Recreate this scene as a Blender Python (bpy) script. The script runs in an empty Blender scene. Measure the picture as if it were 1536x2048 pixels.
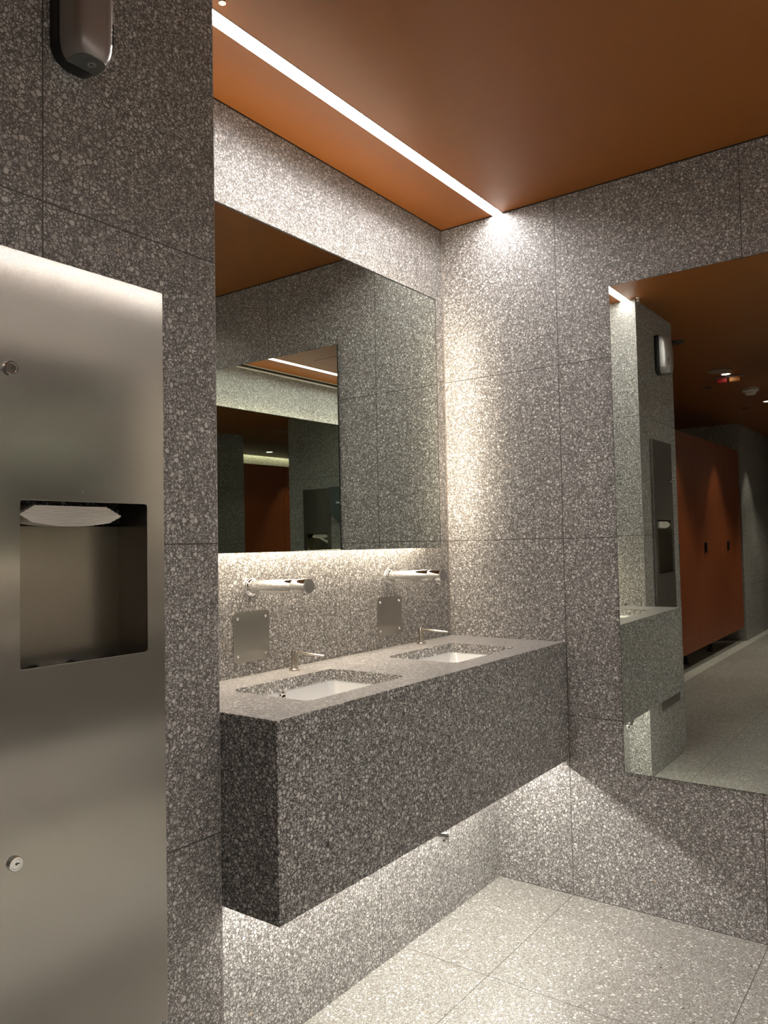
import bpy, bmesh, math, random
from mathutils import Vector, Matrix
random.seed(4)
PI = math.pi
sc = bpy.context.scene
C = sc.collection

# ---------------------------------------------------------------- key numbers (metres)
H = 2.39                       # ceiling height
OPP = -2.35                    # plane of the opposite wall
T = 0.60                       # tile module
PX0, PX1, PY = -2.0258, -1.4075, -0.2913     # pier: left, right, face
CT, CB, CF = 0.847, 0.447, -0.4537           # counter top, bottom, front
LW = -0.1857                                 # lower wall plane

# ---------------------------------------------------------------- camera
cam_d = bpy.data.cameras.new('camera'); cam = bpy.data.objects.new('camera', cam_d); C.objects.link(cam)
sc.camera = cam
cam_d.sensor_fit = 'HORIZONTAL'; cam_d.sensor_width = 36.0
cam_d.lens = 1572.68 / 1536 * 36.0
cam_d.clip_start = 0.02
yaw, pit, rol = math.radians(53.9632), math.radians(2.3618), math.radians(-1.1155)
fw = Vector((math.sin(yaw)*math.cos(pit), math.cos(yaw)*math.cos(pit), math.sin(pit)))
rt = Vector((math.cos(yaw), -math.sin(yaw), 0)); up = rt.cross(fw)
R_ = math.cos(rol)*rt + math.sin(rol)*up; U_ = -math.sin(rol)*rt + math.cos(rol)*up
m = Matrix((R_, U_, -fw)).transposed().to_4x4(); m.translation = Vector((-2.5442, -1.5539, 1.1913))
cam.matrix_world = m

# ---------------------------------------------------------------- view, world, light levels
sc.view_settings.view_transform = 'Standard'; sc.view_settings.look = 'None'
sc.view_settings.gamma = 1.0; sc.view_settings.use_curve_mapping = False
sc.view_settings.exposure = 0.66
w = bpy.data.worlds.new('world'); sc.world = w; w.use_nodes = True
w.node_tree.nodes['Background'].inputs[0].default_value = (0.9, 0.92, 1.0, 1)
w.node_tree.nodes['Background'].inputs[1].default_value = 0.02
try:
    sc.cycles.max_bounces = 14; sc.cycles.diffuse_bounces = 5; sc.cycles.glossy_bounces = 10
    sc.cycles.sample_clamp_indirect = 6.0; sc.cycles.use_light_tree = True
    sc.cycles.use_denoising = True
except Exception: pass
STRIP_E, HALO_E, UNDER_E, SPOT_W, COVE_E = 46.0, 16.0, 76.0, 16.0, 16.0
STRIP_C, HALO_C, UNDER_C = (1.0, .955, .93), (1.0, .87, .68), (1.0, .965, .88)

# ---------------------------------------------------------------- helpers
def newbm(): return bmesh.new()
def box(bm, x0, x1, y0, y1, z0, z1):
    x0, x1 = sorted((x0, x1)); y0, y1 = sorted((y0, y1)); z0, z1 = sorted((z0, z1))
    v = [bm.verts.new(p) for p in ((x0,y0,z0),(x1,y0,z0),(x1,y1,z0),(x0,y1,z0),(x0,y0,z1),(x1,y0,z1),(x1,y1,z1),(x0,y1,z1))]
    for f in ((0,3,2,1),(4,5,6,7),(0,1,5,4),(1,2,6,5),(2,3,7,6),(3,0,4,7)): bm.faces.new([v[i] for i in f])
    return bm
def frame_of(d):
    d = Vector(d).normalized(); a = Vector((0,0,1)) if abs(d.z) < .9 else Vector((1,0,0))
    u = d.cross(a).normalized(); return d, u, d.cross(u).normalized()
def lathe(bm, p0, axis, prof, seg=32):
    """prof: list of (distance along axis, radius)"""
    d, u, v = frame_of(axis); p0 = Vector(p0); rings = []
    for s, r in prof:
        if r < 1e-6: rings.append([bm.verts.new(p0 + d*s)])
        else: rings.append([bm.verts.new(p0 + d*s + (u*math.cos(2*PI*i/seg) + v*math.sin(2*PI*i/seg))*r) for i in range(seg)])
    for a, b in zip(rings, rings[1:]):
        for i in range(seg):
            j = (i+1) % seg
            if len(a) == 1 and len(b) == 1: continue
            if len(a) == 1: bm.faces.new((a[0], b[i], b[j]))
            elif len(b) == 1: bm.faces.new((a[i], b[0], a[j]))
            else: bm.faces.new((a[i], b[i], b[j], a[j]))
    return bm
def tube(bm, pts, r, seg=12):
    for a, b in zip(pts, pts[1:]):
        a, b = Vector(a), Vector(b); L = (b-a).length
        lathe(bm, a, b-a, [(0,0),(0,r),(L,r),(L,0)], seg)
    return bm
def rrect(x0, x1, y0, y1, r, n=6):
    out = []
    for cx, cy, a0 in ((x1-r,y1-r,0),(x0+r,y1-r,90),(x0+r,y0+r,180),(x1-r,y0+r,270)):
        for i in range(n+1):
            a = math.radians(a0 + 90*i/n); out.append((cx+r*math.cos(a), cy+r*math.sin(a)))
    return out
def plate(bm, outer, holes, d0, d1, plane='xy'):
    """flat plate with holes, outline in (a,b), thickness d0..d1 along the third axis"""
    def P(a, b, d): return {'xy': (a,b,d), 'xz': (a,d,b), 'yz': (d,a,b)}[plane]
    edges = []; verts = []
    for loop in [outer] + list(holes):
        vs = [bm.verts.new(P(a,b,d0)) for a, b in loop]; verts += vs
        for i in range(len(vs)): edges.append(bm.edges.new((vs[i], vs[(i+1) % len(vs)])))
    res = bmesh.ops.triangle_fill(bm, use_beauty=True, use_dissolve=False, edges=edges)
    faces = [g for g in res['geom'] if isinstance(g, bmesh.types.BMFace)]
    ex = bmesh.ops.extrude_face_region(bm, geom=faces)
    nv = [g for g in ex['geom'] if isinstance(g, bmesh.types.BMVert)]
    off = Vector(P(0,0,d1-d0)) if plane != 'xy' else Vector((0,0,d1-d0))
    bmesh.ops.translate(bm, verts=nv, vec=off)
    return bm
def prism(bm, poly, d0, d1, plane='xz'): return plate(bm, poly, [], d0, d1, plane)
def flip_opp(bm):
    for v in bm.verts: v.co.y = OPP - v.co.y
    return bm
def obj(name, bm, mat, parent=None, bevel=0, seg=2, smooth=False, angle=35):
    bmesh.ops.recalc_face_normals(bm, faces=bm.faces)
    me = bpy.data.meshes.new(name); bm.to_mesh(me); bm.free()
    for mm in (mat if isinstance(mat, (list, tuple)) else [mat]): me.materials.append(mm)
    o = bpy.data.objects.new(name, me); C.objects.link(o)
    if parent: o.parent = parent
    if bevel:
        b = o.modifiers.new('bevel', 'BEVEL'); b.width = bevel; b.segments = seg; b.limit_method = 'ANGLE'; b.angle_limit = math.radians(30)
        b.harden_normals = False
    if smooth:
        for p in me.polygons: p.use_smooth = True
        try: me.set_sharp_from_angle(angle=math.radians(angle))
        except Exception: pass
    return o
def thing(name, loc, label, cat, group=None):
    o = bpy.data.objects.new(name, None); C.objects.link(o); o.empty_display_size = .05
    o.location = (0,0,0); o['label'] = label; o['category'] = cat
    if group: o['group'] = group
    o['_base'] = loc
    return o
def tag(o, label, cat, group=None):
    o['label'] = label; o['category'] = cat
    if group: o['group'] = group
    return o
def rebase(o):
    """put the Empty at the thing's base while its parts stay where they were built"""
    loc = Vector(o['_base']); del o['_base']
    o.location = loc
    for ch in o.children: ch.matrix_parent_inverse = Matrix.Translation(-loc)
def struct(name, bm, mat, **k):
    o = obj(name, bm, mat, **k); o['kind'] = 'structure'; return o

# ---------------------------------------------------------------- materials
def mat_new(name):
    m = bpy.data.materials.new(name); m.use_nodes = True; nt = m.node_tree
    return m, nt, nt.nodes['Principled BSDF']
def simple(name, col, rough=.5, metal=0., spec=None, coat=0.):
    m, nt, b = mat_new(name)
    b.inputs['Base Color'].default_value = (*col, 1); b.inputs['Roughness'].default_value = rough; b.inputs['Metallic'].default_value = metal
    if spec is not None: b.inputs['Specular IOR Level'].default_value = spec
    if coat: b.inputs['Coat Weight'].default_value = coat; b.inputs['Coat Roughness'].default_value = .08
    return m
def emit(name, col, s):
    m, nt, b = mat_new(name)
    b.inputs['Base Color'].default_value = (.8,.8,.8,1)
    b.inputs['Emission Color'].default_value = (*col, 1); b.inputs['Emission Strength'].default_value = s
    return m

def terrazzo_group():
    g = bpy.data.node_groups.new('terrazzo', 'ShaderNodeTree')
    g.interface.new_socket('Matrix', in_out='INPUT', socket_type='NodeSocketColor')
    g.interface.new_socket('Gain', in_out='INPUT', socket_type='NodeSocketFloat')
    g.interface.new_socket('Color', in_out='OUTPUT', socket_type='NodeSocketColor')
    g.interface.new_socket('Stone', in_out='OUTPUT', socket_type='NodeSocketFloat')
    N, L = g.nodes, g.links
    gi = N.new('NodeGroupInput'); go = N.new('NodeGroupOutput')
    geo = N.new('ShaderNodeNewGeometry')
    nz = N.new('ShaderNodeTexNoise'); nz.inputs['Scale'].default_value = 70; nz.inputs['Detail'].default_value = 1
    L.new(geo.outputs['Position'], nz.inputs['Vector'])
    sub = N.new('ShaderNodeVectorMath'); sub.operation = 'SUBTRACT'; L.new(nz.outputs['Color'], sub.inputs[0]); sub.inputs[1].default_value = (.5,.5,.5)
    scl = N.new('ShaderNodeVectorMath'); scl.operation = 'SCALE'; L.new(sub.outputs[0], scl.inputs[0]); scl.inputs['Scale'].default_value = .006
    add = N.new('ShaderNodeVectorMath'); add.operation = 'ADD'; L.new(geo.outputs['Position'], add.inputs[0]); L.new(scl.outputs[0], add.inputs[1])
    def math_(op, a, b=None, c=None, clamp=False):
        n = N.new('ShaderNodeMath'); n.operation = op; n.use_clamp = clamp
        for i, x in enumerate((a, b, c)):
            if x is None: continue
            if isinstance(x, (int, float)): n.inputs[i].default_value = x
            else: L.new(x, n.inputs[i])
        return n.outputs[0]
    cur = None; mask_all = None; block = None; rows = []
    layers = [(100, .50, .040, 0.), (178, .74, .050, 3.), (350, .74, .085, 7.)]      # big stones first, chips fill what is left
    for k, (s, dens, th, offs) in enumerate(layers):
        vec = N.new('ShaderNodeVectorMath'); vec.operation = 'MULTIPLY_ADD'; L.new(add.outputs[0], vec.inputs[0])
        vec.inputs[1].default_value = (1,1,1); vec.inputs[2].default_value = (offs, offs*.7, offs*1.3)
        e = N.new('ShaderNodeTexVoronoi'); e.feature = 'DISTANCE_TO_EDGE'; e.inputs['Scale'].default_value = s; L.new(vec.outputs[0], e.inputs['Vector'])
        f = N.new('ShaderNodeTexVoronoi'); f.feature = 'F1'; f.inputs['Scale'].default_value = s; L.new(vec.outputs[0], f.inputs['Vector'])
        sep = N.new('ShaderNodeSeparateColor'); L.new(f.outputs['Color'], sep.inputs[0])
        thr = math_('MULTIPLY_ADD', sep.outputs[1], .09, th)
        rad = math_('MULTIPLY_ADD', sep.outputs[1], .26, .40)
        lim = math_('MINIMUM', math_('SUBTRACT', e.outputs['Distance'], thr), math_('SUBTRACT', rad, f.outputs['Distance']))
        there = math_('LESS_THAN', sep.outputs[0], dens)
        inside = math_('MULTIPLY', math_('DIVIDE', lim, .035, clamp=True), there)
        if block is not None: inside = math_('MULTIPLY', inside, block)
        near = math_('MULTIPLY', math_('DIVIDE', math_('ADD', lim, .075), .02, clamp=True), there)   # stone plus its rim
        free = math_('SUBTRACT', 1., near)
        block = free if block is None else math_('MULTIPLY', block, free)
        cr = N.new('ShaderNodeValToRGB'); L.new(sep.outputs[2], cr.inputs[0]); cr.color_ramp.interpolation = 'LINEAR'
        els = cr.color_ramp.elements
        els[0].position = 0; els[0].color = (.012,.012,.012,1)
        els[1].position = .0015; els[1].color = (.02,.018,.016,1)
        for p, c in ((.003,(.36,.345,.325)),(.3,(.47,.455,.435)),(.6,(.56,.545,.52)),(.996,(.70,.685,.66)),(.9975,(.40,.28,.18)),(1.,(.44,.32,.22))):
            q = els.new(p); q.color = (*c, 1)
        mx = N.new('ShaderNodeMix'); mx.data_type = 'RGBA'; L.new(inside, mx.inputs[0])
        L.new(cur if cur is not None else gi.outputs['Matrix'], mx.inputs[6]); L.new(cr.outputs[0], mx.inputs[7]); cur = mx.outputs[2]
        mask_all = inside if mask_all is None else math_('MAXIMUM', mask_all, inside)
    cl = N.new('ShaderNodeTexNoise'); cl.inputs['Scale'].default_value = 3.2; cl.inputs['Detail'].default_value = 3; L.new(geo.outputs['Position'], cl.inputs['Vector'])
    gain = math_('MULTIPLY', gi.outputs['Gain'], math_('MULTIPLY_ADD', cl.outputs[0], .3, .85))
    vm = N.new('ShaderNodeVectorMath'); vm.operation = 'SCALE'; L.new(cur, vm.inputs[0]); L.new(gain, vm.inputs['Scale'])
    L.new(vm.outputs[0], go.inputs['Color']); L.new(mask_all, go.inputs['Stone'])
    return g
TG = terrazzo_group()
def terrazzo(name, ax=None, ox=0., ay=None, oy=0., matrix=(.128,.116,.108), gain=1., rough=.45, jw=.0026, jcol=(.05,.044,.04), spec=.5, limit_y=None):
    """ax, ay: which axes carry joints every 0.6 m, with their offsets"""
    m, nt, b = mat_new(name); N, L = nt.nodes, nt.links
    g = N.new('ShaderNodeGroup'); g.node_tree = TG
    g.inputs['Matrix'].default_value = (*matrix, 1); g.inputs['Gain'].default_value = gain
    col = g.outputs['Color']
    geo = N.new('ShaderNodeNewGeometry'); sep = N.new('ShaderNodeSeparateXYZ'); L.new(geo.outputs['Position'], sep.inputs[0])
    def joint(axis, off):
        def mt(op, a, bb=None):
            n = N.new('ShaderNodeMath'); n.operation = op
            for i, x in enumerate((a, bb)):
                if x is None: continue
                if isinstance(x, (int, float)): n.inputs[i].default_value = x
                else: L.new(x, n.inputs[i])
            return n.outputs[0]
        v = mt('ADD', sep.outputs['XYZ'.index(axis)], 60*T - off + T/2)
        v = mt('FLOORED_MODULO', v, T) if False else mt('MODULO', v, T)
        v = mt('ABSOLUTE', mt('SUBTRACT', v, T/2))
        return mt('LESS_THAN', v, jw/2)
    ms = None
    for a, o_ in ((ax, ox), (ay, oy)):
        if a:
            j = joint(a, o_)
            if ms is None: ms = j
            else:
                n = N.new('ShaderNodeMath'); n.operation = 'MAXIMUM'; L.new(ms, n.inputs[0]); L.new(j, n.inputs[1]); ms = n.outputs[0]
    if ms is not None:
        mx = N.new('ShaderNodeMix'); mx.data_type = 'RGBA'; L.new(ms, mx.inputs[0]); L.new(col, mx.inputs[6]); mx.inputs[7].default_value = (*jcol, 1); col = mx.outputs[2]
    L.new(col, b.inputs['Base Color'])
    r = N.new('ShaderNodeMath'); r.operation = 'MULTIPLY_ADD'; L.new(g.outputs['Stone'], r.inputs[0]); r.inputs[1].default_value = -.12; r.inputs[2].default_value = rough+.08
    L.new(r.outputs[0], b.inputs['Roughness']); b.inputs['Specular IOR Level'].default_value = spec
    return m
M_sink  = terrazzo('terrazzo_sink_wall', 'X', 0, 'Z', 0, jcol=(.11,.098,.09))
M_right = terrazzo('terrazzo_right_wall', 'Y', -.4615, 'Z', 0)
M_low   = terrazzo('terrazzo_lower_wall', 'X', -.7117, None)
M_pier  = terrazzo('terrazzo_pier', 'X', 0, 'Z', 0)
M_floor = terrazzo('terrazzo_floor', 'X', 0, 'Y', -.4615, matrix=(.21,.192,.165), gain=1.0, rough=.38, jcol=(.09,.08,.07))
M_count_lit = terrazzo('terrazzo_counter_lit', rough=.24, matrix=(.12,.11,.102), gain=1.3)  # same terrazzo as the walls; light on the top put into the gain
M_apron_shaded = terrazzo('terrazzo_apron_shaded', rough=.4, matrix=(.075,.07,.067), gain=1.0)  # same terrazzo again; the front's shade put into a darker matrix
M_bands = terrazzo('terrazzo_threshold', matrix=(.25,.235,.21), gain=1.35, rough=.5)
def ceiling_mat():
    m, nt, b = mat_new('orange_ceiling'); N, L = nt.nodes, nt.links
    n = N.new('ShaderNodeTexNoise'); n.inputs['Scale'].default_value = 2.5; n.inputs['Detail'].default_value = 4
    cr = N.new('ShaderNodeValToRGB'); cr.color_ramp.elements[0].color = (.245,.077,.010,1); cr.color_ramp.elements[1].color = (.28,.089,.013,1)
    tc = N.new('ShaderNodeNewGeometry'); L.new(tc.outputs['Position'], n.inputs['Vector']); L.new(n.outputs[0], cr.inputs[0]); L.new(cr.outputs[0], b.inputs['Base Color'])
    b.inputs['Roughness'].default_value = .42; b.inputs['Specular IOR Level'].default_value = .45
    return m
M_ceil = ceiling_mat()
M_door = simple('rust_laminate', (.23,.052,.011), .5)
def steel_mat(name, col=(.60,.57,.52), rough=.3, axis=2):
    m, nt, b = mat_new(name); N, L = nt.nodes, nt.links
    geo = N.new('ShaderNodeNewGeometry'); mp = N.new('ShaderNodeMapping'); L.new(geo.outputs['Position'], mp.inputs[0])
    s = [14,14,14]; s[axis] = 900; mp.inputs['Scale'].default_value = s
    n = N.new('ShaderNodeTexNoise'); n.inputs['Scale'].default_value = 1; n.inputs['Detail'].default_value = 3; L.new(mp.outputs[0], n.inputs['Vector'])
    r = N.new('ShaderNodeMath'); r.operation = 'MULTIPLY_ADD'; L.new(n.outputs[0], r.inputs[0]); r.inputs[1].default_value = .05; r.inputs[2].default_value = rough-.025
    L.new(r.outputs[0], b.inputs['Roughness'])
    pass
    b.inputs['Base Color'].default_value = (*col, 1); b.inputs['Metallic'].default_value = 1
    g2 = N.new('ShaderNodeBsdfAnisotropic'); g2.inputs['Color'].default_value = (*[c*.95 for c in col], 1); g2.inputs['Roughness'].default_value = .5
    ms = N.new('ShaderNodeMixShader'); ms.inputs[0].default_value = .24; L.new(b.outputs[0], ms.inputs[1]); L.new(g2.outputs[0], ms.inputs[2])
    L.new(ms.outputs[0], nt.nodes['Material Output'].inputs['Surface'])
    return m
M_steel = steel_mat('brushed_steel', (.39,.37,.335), .14)
M_steel_in = steel_mat('brushed_steel_cavity', (.33,.30,.25), .24)
M_plate = steel_mat('brushed_plate', (.50,.475,.44), .26)
M_nickel = simple('brushed_nickel', (.62,.56,.49), .22, 1.)
M_chrome = simple('chrome', (.86,.86,.86), .04, 1.)
M_mirror = simple('mirror_glass', (.74,.785,.73), .0, 1.)
M_medge = simple('mirror_edge', (.012,.014,.012), .3)
M_alu = simple('aluminium', (.75,.74,.72), .35, 1.)
M_white = simple('white_plastic', (.72,.70,.66), .45)
M_ceramic = simple('white_ceramic', (.82,.82,.80), .08, 0., .6, .5)
M_black = simple('black_plastic', (.012,.012,.013), .4)
M_dark = simple('dark_void', (.01,.009,.008), .6)
M_grey = simple('grey_metallic_plastic', (.38,.36,.345), .3, .6)
M_dgrey = simple('dark_grey_plastic', (.10,.105,.10), .4)
M_paper = simple('paper_towel', (.72,.68,.61), .9)
M_ink = simple('black_ink', (.02,.02,.02), .5)
M_greyink = simple('grey_ink', (.16,.15,.16), .5)
M_bag = simple('black_liner', (.008,.008,.008), .25)
M_red = simple('red_plastic', (.35,.02,.015), .4)
M_amber = simple('amber_plastic', (.55,.18,.02), .4)
M_changer = simple('slate_plastic', (.07,.085,.085), .45)
M_grout = simple('pale_edge', (.42,.39,.37), .5)
E_strip = emit('strip_light', STRIP_C, STRIP_E)
E_halo = emit('halo_light', HALO_C, HALO_E); E_top = emit('halo_light_top', HALO_C, 8.0)
E_under = emit('under_counter_light', UNDER_C, UNDER_E)
E_cove = emit('cove_light', (1.,.93,.66), COVE_E)
E_spot = emit('spot_lens', (1.,.93,.82), 12.)

# ---------------------------------------------------------------- setting: walls, floor, ceiling
XW = -9.2
bm = newbm(); box(bm, .12, XW, 1.9, OPP-.15, -.1, 0); struct('floor', bm, M_floor)
bm = newbm()
SY0, SY1, SD = -.2205, -.2635, .012                            # light slots in the ceiling, 12 mm deep
box(bm, .12, XW, 1.70, OPP-.15, H+SD+.001, H+.12)               # stops short of the stall back wall: a light slot
box(bm, .12, XW, 1.70, SY0, H, H+SD+.001); box(bm, .12, XW, SY1, OPP-SY1, H, H+SD+.001); box(bm, .12, XW, OPP-SY0, OPP-.15, H, H+SD+.001)
for a, b in ((SY0, SY1), (OPP-SY1, OPP-SY0)):
    box(bm, .12, 0, a, b, H, H+SD+.001); box(bm, PX1 if a == SY0 else -3.05, XW, a, b, H, H+SD+.001)
box(bm, .12, XW, 1.9, 1.70, H+.14, H+.2)
box(bm, .12, XW, 1.70, 1.69, H+.12, H+.2)
struct('ceiling', bm, M_ceil)
bm = newbm(); box(bm, 0, .12, 1.9, OPP-.15, 0, H); struct('wall_right', bm, M_right)
bm = newbm(); box(bm, 0, PX1, 0, .12, 0, H); struct('wall_sink', bm, M_sink)
bm = newbm(); box(bm, 0, PX1, LW, -.001, 0, .60); struct('wall_under_counter', bm, M_low)
# pier with the recess of the towel dispenser
bm = newbm()
RX0, RX1, RZ0, RZ1 = -1.87, -1.575, .55, 1.62
box(bm, PX0, RX0, PY, .345, 0, H); box(bm, RX1, PX1, PY, .345, 0, H)
box(bm, RX0, RX1, PY, .345, 0, RZ0); box(bm, RX0, RX1, PY, .345, RZ1, H); box(bm, RX0, RX1, -.10, .345, RZ0, RZ1)
bmesh.ops.remove_doubles(bm, verts=bm.verts, dist=1e-5)
struct('wall_pier', bm, M_pier)
bm = newbm()
v = [(PX1-.0010, PY-.0003), (PX1+.0003, PY-.0003), (PX1+.0003, PY+.0012)]
prism(bm, v, 0, H, 'xy'); struct('trim_1', bm, M_grout)
bm = newbm(); box(bm, PX0, -3.556, .345, .465, 0, H); struct('wall_hall', bm, M_pier)
bm = newbm(); box(bm, -6.79, XW, .345, 1.9, 0, H); struct('wall_end_pillar', bm, M_pier)
bm = newbm(); box(bm, PX0-1.4, -6.79, 1.79, 1.9, 0, H+.2); struct('wall_stall_back', bm, M_pier)
bm = newbm(); box(bm, -3.44, -3.556, .465, 1.79, 0, H+.2); struct('wall_stall_side', bm, M_pier)
bm = newbm(); box(bm, .12, -3.05, OPP, OPP-.12, 0, H); struct('wall_opposite', bm, M_sink)
bm = newbm(); qa, qb = -1.3015, -1.0065
box(bm, -3.2413, XW, -.80, OPP-.12, 0, H); box(bm, -3.05, -3.2413, -.80, qb, 0, H); box(bm, -3.05, -3.2413, qa, OPP-.12, 0, H)
box(bm, -3.05, -3.2413, qb, qa, 0, RZ0); box(bm, -3.05, -3.2413, qb, qa, RZ1, H); struct('wall_corridor', bm, M_right)
bm = newbm(); box(bm, XW, XW-.12, -.8, 1.9, 0, H); struct('wall_corridor_end', bm, M_right)
bm = newbm(); box(bm, -3.56, -6.79, .265, .36, 0, .0015); struct('trim_2', bm, M_bands)
bm = newbm(); box(bm, -6.79, XW, .265, .343, 0, .0015); struct('trim_3', bm, M_bands)
# pale bead and dark shadow gap along the top of the opposite wall
bm = newbm(); box(bm, -.001, -3.049, OPP, OPP+.012, H-.028, H-.020); struct('trim_4', bm, M_white)
bm = newbm(); box(bm, -.001, -3.049, OPP, OPP+.010, H-.020, H-.006); struct('trim_5', bm, M_dark)
bm = newbm(); box(bm, -.001, -3.049, OPP, OPP+.018, H-.006, H-.0005); struct('trim_6', bm, M_white)
# thin shadow gap at the top of the sink wall, right wall
bm = newbm(); box(bm, 0, PX1, -.0012, 0, H-.004, H-.0002); struct('trim_7', bm, M_dark)
bm = newbm(); box(bm, -.0012, 0, -.002, OPP, H-.004, H-.0002); struct('trim_8', bm, M_dark)
# silicone line in the corner
bm = newbm(); prism(bm, [(0,0),(-.003,0),(0,-.003)], CT, H, 'xy'); struct('trim_9', bm, simple('corner_silicone', (.20,.17,.15), .5))

# ---------------------------------------------------------------- ceiling light strips
def light_strip(flip, x0, x1, label):
    t = thing('ceiling_strip_light', ((x0+x1)/2, OPP+.24 if flip else -.24, H), label, 'light')
    f = flip_opp if flip else (lambda b: b)
    obj('diffuser', f(box(newbm(), x0, x1, SY0-.0016, SY1+.0016, H+SD-.003, H+SD)), E_strip, t)
    obj('edge_rail', f(box(newbm(), x0, x1, SY0-.0002, SY0-.0014, H-.0015, H+SD-.0005)), M_alu, t)
    obj('edge_rail', f(box(newbm(), x0, x1, SY1+.0002, SY1+.0014, H-.0015, H+SD-.0005)), M_alu, t)
    rebase(t); return t
light_strip(False, -.001, PX1+.002, 'long white strip light in the orange ceiling above the sinks')
light_strip(True, -.001, -3.048, 'white ceiling strip light over the opposite wall, seen only in the mirrors')

# ---------------------------------------------------------------- vanity counter
def vanity(flip, xl, xr, cents, label):
    f = flip_opp if flip else (lambda b: b)
    t = thing('vanity_counter', ((xl+xr)/2, OPP-CF if flip else CF, CB), label, 'counter')
    holes = [rrect(c-.191, c+.191, -.376, -.124, .022) for c in cents]
    bm = newbm(); plate(bm, [(xl+.0302,-.001),(xr,-.001),(xr,CF+.0302),(xl+.0302,CF+.0302)][::-1], holes, CT-.031, CT)
    box(bm, xl, xr, CF, CF+.0302, CT-.0012, CT); box(bm, xl, xl+.0302, CF+.0302, -.001, CT-.0012, CT)
    obj('countertop', f(bm), M_count_lit, t)
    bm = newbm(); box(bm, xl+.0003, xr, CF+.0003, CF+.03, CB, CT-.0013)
    obj('apron', f(bm), M_apron_shaded, t, bevel=.0012)
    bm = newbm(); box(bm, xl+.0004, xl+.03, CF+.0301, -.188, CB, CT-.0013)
    obj('side_panel', f(bm), M_apron_shaded, t, bevel=.0012)
    bm = newbm(); box(bm, xl+.031, xr-.001, CF+.031, LW-.002, .585, .60)
    obj('underside_board', f(bm), M_white, t)
    bm = newbm(); box(bm, xl+.035, xr-.004, -.322, -.338, .500, .506)
    obj('led_strip', f(bm), E_under, t)
    bm = newbm(); box(bm, xl+.035, xr-.004, -.318, -.342, .5065, .5845); obj('led_profile', f(bm), M_alu, t)
    if not flip:
        bm = newbm(); lathe(bm, (-.632, CF+.0008, .503), (0,-1,0), [(0,.0048),(.0006,.0046),(.0007,0)], 9)
        obj('dark_stone_chip', bm, M_black, t)
    rebase(t)
vanity(False, PX1+.002, -.001, (-1.0325, -.394), 'grey terrazzo vanity counter with two sinks, floating above the floor')
vanity(True, -2.62, -.001, (-.394, -1.0325, -1.671, -2.31), 'grey terrazzo counter on the opposite wall, behind the viewpoint')

def basin(c, flip, label):
    f = flip_opp if flip else (lambda b: b)
    t = thing('basin', (c, OPP+.25 if flip else -.25, CT-.18), label, 'sink', 'undermount basins in the terrazzo counter')
    bm = newbm(); prof = [(.205,.140,.0,.03),(.199,.134,.0,.03),(.196,.131,-.012,.035),(.186,.122,-.06,.045),(.165,.104,-.105,.05),(.12,.075,-.128,.05),(.03,.02,-.136,.015)]
    rings = []
    for a, b_, dz, r in prof:
        rings.append([bm.verts.new((c+x, -.25+y, CT-.033+dz)) for x, y in rrect(-a, a, -b_, b_, min(r, b_*.95), 6)])
    for A, B in zip(rings, rings[1:]):
        for i in range(len(A)): bm.faces.new((A[i], A[(i+1)%len(A)], B[(i+1)%len(A)], B[i]))
    bm.faces.new(rings[-1])
    o = obj('bowl', f(bm), M_ceramic, t, smooth=True, angle=60)
    s = o.modifiers.new('solid', 'SOLIDIFY'); s.thickness = .008; s.offset = 1
    bm = newbm(); lathe(bm, (c-.012, -.1255, CT-.046), (0,-1,-.18), [(0,.0145),(.003,.0145),(.005,.0125),(.005,.0085),(.001,.008)], 28)
    o = obj('overflow_ring', f(bm), M_chrome, t, smooth=True)
    bm = newbm(); lathe(bm, (c-.012, -.1262, CT-.046), (0,-1,-.18), [(.0012,.0084),(.0013,0)], 28)
    obj('overflow_hole', f(bm), M_dark, o)
    bm = newbm(); lathe(bm, (c, -.25, CT-.1705), (0,0,1), [(0,.030),(.003,.030),(.005,.026),(.0035,.018),(.0035,0)], 28)
    obj('drain', f(bm), M_chrome, t, smooth=True)
    rebase(t); return t
basin(-1.0325, False, 'white undermount basin nearer the left pier')
basin(-.394, False, 'white undermount basin nearer the right corner')
for c in (-.394, -1.0325, -1.671, -2.31): 
    o = basin(c, True, 'white basin in the opposite counter, behind the viewpoint')
    o['group'] = 'basins of the opposite counter'

def faucet(x, label):
    t = thing('wall_faucet', (x, 0, 1.083), label, 'faucet', 'chrome wall spouts above the basins')
    z = 1.083; ax = (0, -1, .030)
    bm = newbm(); lathe(bm, (x,.0,z), ax, [(0,.0258),(.004,.0258),(.006,.0245),(.009,.0245),(.010,.0225),(.014,.0225),(.016,.019)], 48); obj('wall_flange', bm, M_chrome, t, smooth=True)
    bm = newbm(); lathe(bm, (x,-.012,z+.0003), ax, [(0,.0188),(.1535,.0188),(.154,.0184),(.1546,.0188),(.2015,.0188)], 48); obj('spout', bm, M_chrome, t, smooth=True)
    bm = newbm(); lathe(bm, (x,-.2125,z+.0063), ax, [(0,.0186),(.0004,.0190),(.0047,.0190),(.0052,.0184),(.0052,0)], 48); obj('end_cap', bm, M_grey, t, smooth=True)
    bm = newbm(); lathe(bm, (x,-.200,z-.0095), (0,0,-1), [(0,.008),(.0085,.008),(.0105,.0065),(.0105,0)], 24); obj('outlet', bm, M_chrome, t, smooth=True)
    rebase(t)
faucet(-1.035, 'chrome tubular wall faucet above the basin nearer the pier')
faucet(-.392, 'chrome tubular wall faucet next to the right corner')

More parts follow.
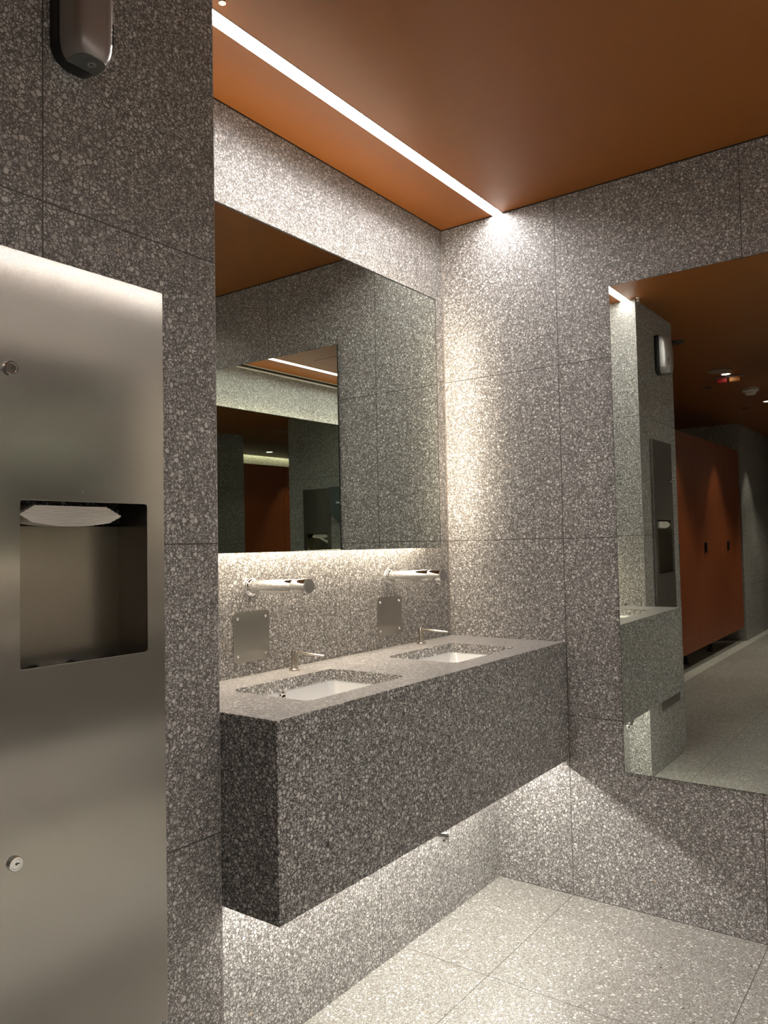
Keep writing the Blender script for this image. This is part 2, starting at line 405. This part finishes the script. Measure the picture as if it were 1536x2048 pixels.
def cover_plate(x0, x1, z0, z1, label):
    t = thing('cover_plate', ((x0+x1)/2, 0, z0), label, 'plate', 'steel cover plates under the faucets')
    bm = newbm(); prism(bm, rrect(x0, x1, z0, z1, .011), -.0005, -.0028, 'xz'); obj('steel_sheet', bm, M_plate, t, bevel=.0006)
    for x in (x0+.0155, x1-.0155):
        for z in (z0+.018, z1-.018):
            bm = newbm(); lathe(bm, (x,-.0028,z), (0,-1,0), [(0,.0042),(.0014,.0038),(.0022,.0022),(.0018,.0016),(.0008,.0015),(.0008,0)], 20)
            obj('screw', bm, M_chrome, t, smooth=True)
    rebase(t)
cover_plate(-1.0975, -.9625, .8835, 1.019, 'square steel cover plate with four screws below the left faucet')
cover_plate(-.4585, -.3195, .886, 1.017, 'square steel cover plate with four screws below the right faucet')

def soap(x, y, label):
    t = thing('soap_dispenser', (x, y, CT), label, 'soap dispenser', 'soap pumps on the counter')
    bm = newbm(); lathe(bm, (x,y,CT), (0,0,1), [(0,0),(0,.0165),(.0045,.0165),(.006,.015),(.006,.009)], 32); obj('base_ring', bm, M_nickel, t, smooth=True)
    bm = newbm(); lathe(bm, (x,y,CT+.005), (0,0,1), [(0,.0092),(.050,.0092),(.0515,.0085),(.0515,0)], 32); obj('body', bm, M_nickel, t, smooth=True)
    bm = newbm(); lathe(bm, (x,y-.006,CT+.0505), (0,-1,-.045), [(0,0),(0,.0036),(.100,.0036),(.1015,.0028),(.1015,0)], 16); obj('spout', bm, M_nickel, t, smooth=True)
    rebase(t)
soap(-.9155, -.052, 'slim nickel soap pump behind the left basin')
soap(-.2735, -.050, 'slim nickel soap pump behind the right basin, close to the corner')

# chrome trap end just below the apron
t = thing('pipe_valve', (-.731, -.42, .40), 'small chrome valve end peeping out below the counter apron', 'valve')
bm = newbm(); lathe(bm, (-.835,-.418,.4475), Vector((-.731,-.42,.409))-Vector((-.835,-.418,.4475)), [(0,0),(0,.0075),(.098,.0085),(.105,.010)], 20); obj('stem', bm, M_chrome, t, smooth=True)
bm = newbm(); lathe(bm, (-.742,-.412,.4055), (.35,-1,-.1), [(-.004,.004),(0,.012),(.006,.0168),(.013,.0163),(.018,.012),(.019,.005),(.0195,0)], 28); obj('cap', bm, M_chrome, t, smooth=True)
rebase(t)

# ---------------------------------------------------------------- mirrors
def sink_mirror(flip, xl, xr, label):
    f = flip_opp if flip else (lambda b: b)
    z0, z1, y = (1.146 if flip else 1.1767), 2.071, -.0687
    t = thing('wall_mirror', ((xl+xr)/2, OPP if flip else 0, z0), label, 'mirror')
    bm = newbm(); box(bm, xl+.003, xr-.0048, y, y+.0015, z0+.0015, z1-.0048); obj('mirror_pane', f(bm), M_mirror, t)
    bm = newbm(); box(bm, xl, xr, y+.0008, y+.0062, z0, z1)
    obj('dark_edge', f(bm), M_medge, t)
    bm = newbm(); box(bm, xl+.038, xr-.038, y+.0065, -.0005, z0+.038, z1-.038); obj('back_frame', f(bm), M_alu, t)
    fr = [('bottom', (xl+.05, xr-.05, -.058, -.010, z0+.0315, z0+.0375)), ('right', (xr-.0375, xr-.0315, -.058, -.008, z0+.05, z1-.05))]
    fr.append(('top', (xl+.05, xr-.05, -.058, -.010, z1-.0375, z1-.0315)))
    for n, b_ in fr:
        obj('led_strip', f(box(newbm(), *b_)), E_top if n == 'top' else E_halo, t)
    rebase(t)
sink_mirror(False, PX1+.004, -.1623, 'backlit rectangular mirror above the two sinks')
sink_mirror(True, -2.62, -.1623, 'backlit mirror on the opposite wall, seen only by reflection')
# full-length mirror on the right wall, very slightly out of plumb
t = thing('wall_mirror', (0, -1.2, .4377), 'tall frameless mirror on the right wall beside the vanity', 'mirror')
def lean(bm):
    for v in bm.verts: v.co.x += -.0106 - .0044*(v.co.z-1.2) - .0006*(v.co.y+.652)
    return bm
Y0, Y1, Z0, Z1 = -.652, -1.78, .4377, 2.0332
bm = newbm(); box(bm, 0, .0012, Y0-.0012, Y1+.0012, Z0+.0012, Z1-.0012); obj('mirror_pane', lean(bm), M_mirror, t)
bm = newbm(); box(bm, .0006, .0050, Y0, Y1, Z0, Z1); obj('dark_edge', lean(bm), M_medge, t)
rebase(t)

# ---------------------------------------------------------------- towel dispensers
def text_mesh(name, s, size, mat, M, parent, depth=.0004):
    cu = bpy.data.curves.new(name, 'FONT'); cu.body = s; cu.size = size; cu.extrude = depth; cu.align_x = 'CENTER'; cu.align_y = 'CENTER'
    tmp = bpy.data.objects.new(name+'_c', cu); C.objects.link(tmp)
    dg = bpy.context.evaluated_depsgraph_get(); me = bpy.data.meshes.new_from_object(tmp.evaluated_get(dg))
    bpy.data.objects.remove(tmp)
    me.transform(M); me.materials.clear(); me.materials.append(mat); me.name = name
    o = bpy.data.objects.new(name, me); C.objects.link(o); o.parent = parent
    return o
def dispenser(label, tf=None, towels=True):
    """built on the pier face; tf moves every vertex when it hangs elsewhere"""
    g = (lambda b: b) if tf is None else (lambda b: (bmesh.ops.transform(b, matrix=tf, verts=b.verts), b)[1])
    base = Vector((-1.7215, PY, .30)); base = tf @ base if tf is not None else base
    t = thing('towel_dispenser', base, label, 'towel dispenser')
    yf = -.307
    OX0, OX1, OZ0, OZ1 = -1.8495, -1.5985, .9975, 1.2765
    bm = newbm(); plate(bm, [(-1.885,.30),(-1.5585,.30),(-1.5585,1.694),(-1.885,1.694)], [rrect(OX0, OX1, OZ0, OZ1, .004, 3)], yf, yf+.004, 'xz')
    obj('face_panel', g(bm), M_steel, t, bevel=.0006)
    bm = newbm()
    for x in (-1.885, -1.5597): box(bm, x, x+.0012, yf+.0041, PY-.002, .30, 1.694)
    box(bm, -1.8838, -1.5597, yf+.0041, PY-.002, 1.6928, 1.694); box(bm, -1.8838, -1.5597, yf+.0041, PY-.002, .30, .3012)
    obj('panel_return', g(bm), M_steel, t)
    # cabinet behind
    bm = newbm(); d = yf + .088
    box(bm, OX0-.0015, OX1+.0015, d, d+.0015, OZ0-.02, 1.236)
    obj('cavity_back', g(bm), M_steel_in, t)
    bm = newbm()
    box(bm, OX1+.0002, OX1+.0015, yf+.0045, d-.0003, OZ0-.02, 1.60); box(bm, OX0-.0015, OX0-.0002, yf+.0045, d-.0003, OZ0-.02, 1.60)
    obj('cavity_side', g(bm), M_steel_in, t)
    bm = newbm(); box(bm, OX0, OX1, yf+.0045, d-.001, OZ0-.024, OZ0-.021)
    nx, ny = 26, 8; vs = [[bm.verts.new((OX0+.001+(OX1-OX0-.002)*i/nx, yf+.006+.078*j/ny, OZ0-.016+.008*math.sin(i*.9+j*1.7)*random.random()+.004*random.random())) for j in range(ny+1)] for i in range(nx+1)]
    for i in range(nx):
        for j in range(ny): bm.faces.new((vs[i][j], vs[i+1][j], vs[i+1][j+1], vs[i][j+1]))
    obj('bin_liner', g(bm), M_bag, t, smooth=True)
    bm = newbm(); box(bm, -1.868, -1.577, yf+.012, -.105, 1.30, 1.60); 
    bm.faces.ensure_lookup_table()
    # open-bottomed towel magazine: remove its floor
    fl = [f_ for f_ in bm.faces if abs(f_.calc_center_median().z-1.30) < 1e-4]; bmesh.ops.delete(bm, geom=fl, context='FACES')
    obj('magazine', g(bm), M_dark, t)
    for (x, z) in ((-1.867,1.4925), (-1.8595,.690)):
        bm = newbm(); lathe(bm, (x,yf,z), (0,-1,0), [(0,.0118),(.0045,.0118),(.0058,.0108),(.0058,.0085),(.0048,.0082),(.0052,.0078),(.0052,0)], 32)
        lk = obj('lock', g(bm), M_chrome, t, smooth=True)
        bm = newbm(); lathe(bm, (x+.0005,yf-.00525,z), (0,-1,0), [(0,.0021),(.0002,.0021),(.00025,0)], 14); box(bm, x, x+.0055, yf-.00525, yf-.0055, z-.0010, z+.0010)
        obj('keyhole', g(bm), M_black, lk)
    M = Matrix.Translation((-1.7245, yf-.0002, 1.2935)) @ Matrix.Rotation(PI/2, 4, 'X')
    if tf is not None: M = tf @ M
    text_mesh('maker_label', 'Bradley', .0082, M_greyink, M, t, .0001)
    rebase(t)
    # folded towels hanging in the opening: one pack
    tp = thing('paper_towel_pack', (tf @ Vector((-1.74,-.26,1.235))) if tf is not None else (-1.74,-.26,1.235),
               'pack of folded white paper towels sagging in the dispenser slot' if tf is None else 'folded white paper towels hanging from the second steel dispenser', 'paper towels')
    bm = newbm(); nl = 14
    xa, xb = -1.848, -1.648
    def section(k, inset):
        n = 16; return [(xa+inset + (xb-xa-2*inset)*i/n, 1.2405+k*.0021 - .007*(1-k/nl)*math.sin(PI*i/n)) for i in range(n+1)]
    for k in range(nl):
        pts = section(k, .003 + .026*max(0, (k-6)/7) + .020*max(0, (5-k)/5))
        y0 = yf+.008 + .0008*(k % 2) + .004*abs(k-5)/8; y1 = yf+.080
        lo = []; hi = []
        for (x, z) in pts:
            lo.append((bm.verts.new((x, y0, z)), bm.verts.new((x, y1, z+.002))))
            hi.append((bm.verts.new((x, y0-.0004, z+.0019)), bm.verts.new((x, y1, z+.0038))))
        for i in range(len(pts)-1):
            bm.faces.new((lo[i][0], lo[i+1][0], lo[i+1][1], lo[i][1])); bm.faces.new((hi[i][0], hi[i][1], hi[i+1][1], hi[i+1][0]))
            bm.faces.new((lo[i][0], hi[i][0], hi[i+1][0], lo[i+1][0])); bm.faces.new((lo[i][1], lo[i+1][1], hi[i+1][1], hi[i][1]))
        for i in (0, -1): bm.faces.new((lo[i][0], lo[i][1], hi[i][1], hi[i][0]))
    obj('folded_sheets', g(bm), M_paper, tp, smooth=True)
    if tf is not None:
        bm = newbm(); n = 14; A = []; 
        for i in range(n+1):
            u = i/n; a = (-1.84+.17*u, yf+.010-.006*math.sin(PI*u), 1.262-.075*(1-u)**1.2); A.append((bm.verts.new(a), bm.verts.new((a[0]+.01, a[1]+.05, min(a[2]+.03,1.27)))))
        for i in range(n): bm.faces.new((A[i][0], A[i+1][0], A[i+1][1], A[i][1]))
        s_ = obj('loose_sheet', g(bm), M_paper, tp, smooth=True); so = s_.modifiers.new('solid','SOLIDIFY'); so.thickness = .002
    rebase(tp)
dispenser('brushed steel towel dispenser and waste bin recessed in the left pier')
# second one hangs on the corridor wall, facing +x: x axis -> -y, y axis -> x
TF = Matrix(((0,-1,0,-3.05 + PY),(1,0,0,0),(0,0,1,0),(0,0,0,1)))
yy0 = -.99 - (-1.5585)     # pier x of the near edge lands at this y
TF = Matrix.Translation((0, yy0, 0)) @ TF
dispenser('steel towel dispenser on the corridor wall, seen small in the sink mirror', TF)

# ---------------------------------------------------------------- air freshener on the pier
t = thing('air_freshener', (-1.7415, PY, 2.053), 'grey air freshener dispenser with black back plate, high on the pier', 'air freshener')
x0, x1, z0, z1 = -1.787, -1.697, 2.053, 2.262
def outline(x0, x1, z0, z1, rb, rt_, n=10):
    pts = []
    for cx, cz, a0, r in ((x1-rt_, z1-rt_, 0, rt_), (x0+rt_, z1-rt_, 90, rt_), (x0+rb, z0+rb, 180, rb), (x1-rb, z0+rb, 270, rb)):
        for i in range(n+1):
            a = math.radians(a0+90*i/n); pts.append((cx+r*math.cos(a), cz+r*math.sin(a)))
    return pts
bm = newbm(); prism(bm, outline(x0, x1, z0, z1, .036, .012), PY-.0005, PY-.026, 'xz'); obj('back_plate', bm, M_black, t, bevel=.002)
# cover: D-shaped plan, rounded lower corners, flat underside
cxm = (x0+x1)/2
def plan(sx, D, n=28):
    hw = (x1-x0)/2-.003; out = []
    for i in range(n+1):
        a = PI*i/n; c_, s_ = math.cos(a), math.sin(a)
        out.append((cxm + sx*hw*math.copysign(abs(c_)**.55, c_), PY-.0262 - D*s_**.6))
    return out
bm = newbm(); secs = []
for z, sx, D in ((.0035,.70,.047),(.008,.80,.049),(.016,.90,.051),(.028,.97,.053),(.042,1.,.054),(.110,1.,.055),(.165,1.,.050),(.190,.99,.040),(.203,.96,.024),(.206,.94,.010)):
    secs.append([bm.verts.new((a, b, z0+z)) for a, b in plan(sx, D)])
for A, B in zip(secs, secs[1:]):
    for i in range(len(A)-1): bm.faces.new((A[i], A[i+1], B[i+1], B[i]))
bm.faces.new(secs[-1])
obj('cover', bm, M_grey, t, smooth=True, angle=50)
bm = newbm(); prism(bm, plan(.70, .047), z0+.0015, z0+.0034, 'xy'); obj('underside', bm, M_dgrey, t)
bm = newbm(); nrm = Vector((0,0,-1)); lathe(bm, (-1.738, PY-.052, z0+.0018), nrm, [(0,.0078),(.002,.0078),(.0026,.006),(.0014,.0045),(.0014,0)], 24)
k = obj('lock', bm, simple('grey_lock', (.25,.25,.24), .4), t, smooth=True)
bm = newbm(); lathe(bm, Vector((-1.738, PY-.052, z0+.0018))+nrm*.0015, nrm, [(0,.0026),(.0003,.0026),(.0004,0)], 12); obj('keyhole', bm, M_black, k)
tp_ = [(a, b) for a, b in plan(1., .0545)]; ta, tb = tp_[5], tp_[8]; mx_, my_ = (ta[0]+tb[0])/2, (ta[1]+tb[1])/2; th_ = math.atan2(-(ta[1]-tb[1])*-1, ta[0]-tb[0])
M = Matrix.Translation((mx_+.0006, my_-.0012, z0+.062)) @ Matrix.Rotation(th_, 4, 'Z') @ Matrix.Rotation(PI/2, 4, 'X') @ Matrix.Rotation(PI/2, 4, 'Z')
text_mesh('maker_label', 'TORK', .0145, M_ink, M, t, .0012)
rebase(t)

# ---------------------------------------------------------------- changing station on the corridor wall
t = thing('changing_station', (-3.05, -1.6, 1.30), 'folded dark grey baby changing station beside the corridor dispenser', 'changing station')
bm = newbm(); X = -3.05
prism(bm, [(-1.36,1.69),(-2.15,1.69),(-2.15,1.16),(-1.66,1.16),(-1.36,1.45)], X+.0005, X+.025, 'yz'); obj('wall_frame', bm, M_black, t, bevel=.004)
bm = newbm(); prism(bm, [(-1.35,1.70),(-2.16,1.70),(-2.16,1.235),(-1.60,1.235),(-1.35,1.46)], X+.026, X+.06, 'yz'); obj('bed_shell', bm, M_changer, t, bevel=.008)
bm = newbm(); box(bm, X+.0605, X+.064, -1.43, -1.50, 1.545, 1.562); obj('emblem', bm, M_white, t, bevel=.001)
rebase(t)

# ---------------------------------------------------------------- stall fronts
def stall_panel(name, x0, x1, label, cat, latch=None, foot=None):
    t = thing(name, ((x0+x1)/2, .37, .15 if foot is None else 0), label, cat, 'rust orange toilet cubicle fronts')
    bm = newbm(); box(bm, x0+.002, x1-.002, .352, .370, .155, 2.085); obj('panel', bm, M_door, t, bevel=.001)
    if latch is not None:
        bm = newbm(); prism(bm, rrect(latch-.018, latch+.018, 1.01, 1.11, .012), .3515, .335, 'xz'); obj('latch', bm, M_black, t, bevel=.002)
    if foot is not None:
        bm = newbm(); lathe(bm, (foot,.40,0.0005), (0,0,1), [(0,0),(0,.034),(.008,.034),(.03,.017),(.156,.017),(.156,0)], 20); obj('foot', bm, M_black, t, smooth=True)
    rebase(t)
stall_panel('cubicle_door', -4.20, -3.56, 'orange cubicle door nearest the hall corner, seen in the sink mirror', 'door')
stall_panel('cubicle_panel', -4.90, -4.20, 'orange cubicle panel leftmost in the tall mirror', 'panel', -4.298)
stall_panel('cubicle_door', -5.79, -4.90, 'orange cubicle door under the bright spotlight cone', 'door', -5.205)
stall_panel('cubicle_panel', -6.07, -5.79, 'narrow orange cubicle panel between two doors', 'panel')
stall_panel('cubicle_door', -6.735, -6.07, 'orange cubicle door beside the far grey pillar', 'door', -6.10)
for i, x in enumerate((-4.93, -5.83)):
    t = thing('cubicle_partition', (x, 1.09, 0), ('orange cubicle partition whose black foot stands nearer the hall', 'orange cubicle partition whose black foot stands nearer the far pillar')[i], 'partition', 'partitions between the cubicles')
    bm = newbm(); box(bm, x-.009, x+.009, .40, 1.78, .155, 2.085); obj('board', bm, M_door, t, bevel=.001)
    bm = newbm(); lathe(bm, (x,.49,0.0005), (0,0,1), [(0,0),(0,.034),(.008,.034),(.03,.019),(.156,.019),(.156,0)], 20); obj('foot', bm, M_black, t, smooth=True)
    rebase(t)
# hidden cove light above the stall back wall
bm = newbm(); box(bm, -3.56, -6.78, 1.703, 1.715, H+.03, H+.07); o = obj('cove_light', bm, E_cove); tag(o, 'light line hidden in the ceiling slot behind the cubicles', 'light')

# ---------------------------------------------------------------- downlights
def spot(x, y, z, power, size, blend, aim=(0,0,-1), col=(1,.9,.76), rad=.02):
    L = bpy.data.lights.new('spot', 'SPOT'); L.energy = power; L.spot_size = math.radians(size); L.spot_blend = blend; L.shadow_soft_size = rad; L.color = col
    o = bpy.data.objects.new('spot', L); C.objects.link(o); o.location = (x,y,z)
    o.rotation_euler = Vector(aim).to_track_quat('-Z', 'Y').to_euler(); return o
def downlight(x, y, label, power=SPOT_W, size=62, lit=False, r=.035):
    t = thing('downlight', (x,y,H), label, 'light', 'ceiling downlights along the corridor')
    bm = newbm(); lathe(bm, (x,y,H), (0,0,-1), [(0,r+.012),(.003,r+.011),(.004,r+.002),(.001,r)], 32); obj('trim_ring', bm, M_white if lit else M_dgrey, t, smooth=True)
    bm = newbm(); lathe(bm, (x,y,H), (0,0,-1), [(.0008,r),(.0010,0)], 32); obj('lens', bm, E_spot if lit else M_dark, t)
    s = spot(x, y, H-.012, power, size, .5); s.parent = t
    rebase(t)
downlight(-5.67, .05, 'recessed downlight throwing a cone on the orange door')
downlight(-7.10, .05, 'recessed downlight throwing a cone on the far grey wall')
downlight(-4.25, .05, 'recessed downlight at the hall end of the cubicles')
downlight(-3.76, -.20, 'bright downlight beside the round ceiling speaker', 4.0, 90, True, .03)
downlight(-5.37, -.20, 'bright downlight at the right edge of the tall mirror', 4.0, 90, True, .03)
downlight(-4.92, 1.28, 'small downlight above the cubicle, seen in the sink mirror', 1.0, 80, True, .04)
for i, x in enumerate((-4.4, -5.9, -7.4)):
    downlight(x, -.66, 'added wide downlight, out of view, to brighten the corridor', 24.0, 100)  # unseen extra lamps, added to lift the corridor floor and fronts
downlight(-8.3, -.2, 'downlight at the dark end of the corridor', 2.0, 70)

# ---------------------------------------------------------------- small ceiling fittings
bm = newbm(); lathe(bm, (-3.593,-.195,H), (0,0,-1), [(0,0),(0,.085),(.006,.085),(.009,.078),(.009,0)], 40)
tag(obj('ceiling_speaker', bm, simple('tan_plastic', (.34,.26,.20), .5), smooth=True), 'round pale ceiling speaker seen in the tall mirror', 'speaker')
t = thing('smoke_detector', (-4.60,-.22,H), 'pale smoke detector on the dark corridor ceiling', 'smoke detector')
bm = newbm(); lathe(bm, (-4.56,-.215,H), (0,0,-1), [(0,0),(0,.065),(.022,.065),(.026,.06),(.026,0)], 32); obj('base', bm, M_white, t, smooth=True)
bm = newbm(); lathe(bm, (-4.56,-.215,H-.026), (0,0,-1), [(0,.046),(.012,.044),(.026,.034),(.028,0)], 32); obj('sensor_head', bm, M_white, t, smooth=True)
rebase(t)
t = thing('alarm_beacon', (-3.85,-.20,H), 'ceiling alarm beacon with red and amber lenses', 'alarm')
bm = newbm(); box(bm, -3.84, -3.88, -.10, -.30, H-.012, H); obj('housing', bm, M_grey, t, bevel=.002)
bm = newbm(); box(bm, -3.835, -3.885, -.115, -.19, H-.05, H-.0125); obj('red_lens', bm, M_red, t, bevel=.006)
bm = newbm(); box(bm, -3.835, -3.885, -.205, -.285, H-.05, H-.0125); obj('amber_lens', bm, M_amber, t, bevel=.006)
rebase(t)
bm = newbm(); lathe(bm, (-2.47,-.20,H), (0,0,-1), [(0,0),(0,.045),(.010,.040),(.018,.012),(.018,0)], 28)
tag(obj('ceiling_sensor', bm, M_black, smooth=True), 'small black ceiling sensor just past the pier', 'sensor')
t = thing('sprinkler', (-1.397,-.312,H), 'small metal sprinkler head at the end of the strip light', 'sprinkler')
bm = newbm(); lathe(bm, (-1.397,-.312,H), (0,0,-1), [(0,0),(0,.013),(.0025,.013),(.004,.010),(.006,.006),(.012,.006)], 24); obj('rosette', bm, M_chrome, t, smooth=True)
bm = newbm(); lathe(bm, (-1.397,-.312,H-.012), (0,0,-1), [(0,.003),(.006,.003),(.0065,.008),(.0075,.008),(.0075,0)], 20); obj('deflector', bm, M_alu, t, smooth=True)
rebase(t)
# access hatch
t = thing('ceiling_hatch', (-1.65,-1.64,H), 'square orange access hatch in the ceiling, seen in the mirrors', 'hatch')
hx0, hx1, hy0, hy1 = -1.96, -1.354, -1.945, -1.34
bm = newbm(); plate(bm, [(hx0,hy0),(hx1,hy0),(hx1,hy1),(hx0,hy1)], [[(hx0+.004,hy0+.004),(hx1-.004,hy0+.004),(hx1-.004,hy1-.004),(hx0+.004,hy1-.004)]], H-.0012, H); obj('gap', bm, M_dark, t)
bm = newbm(); box(bm, hx0+.0042, hx1-.0042, hy0+.0042, hy1-.0042, H-.0016, H); obj('panel', bm, M_ceil, t)
rebase(t)
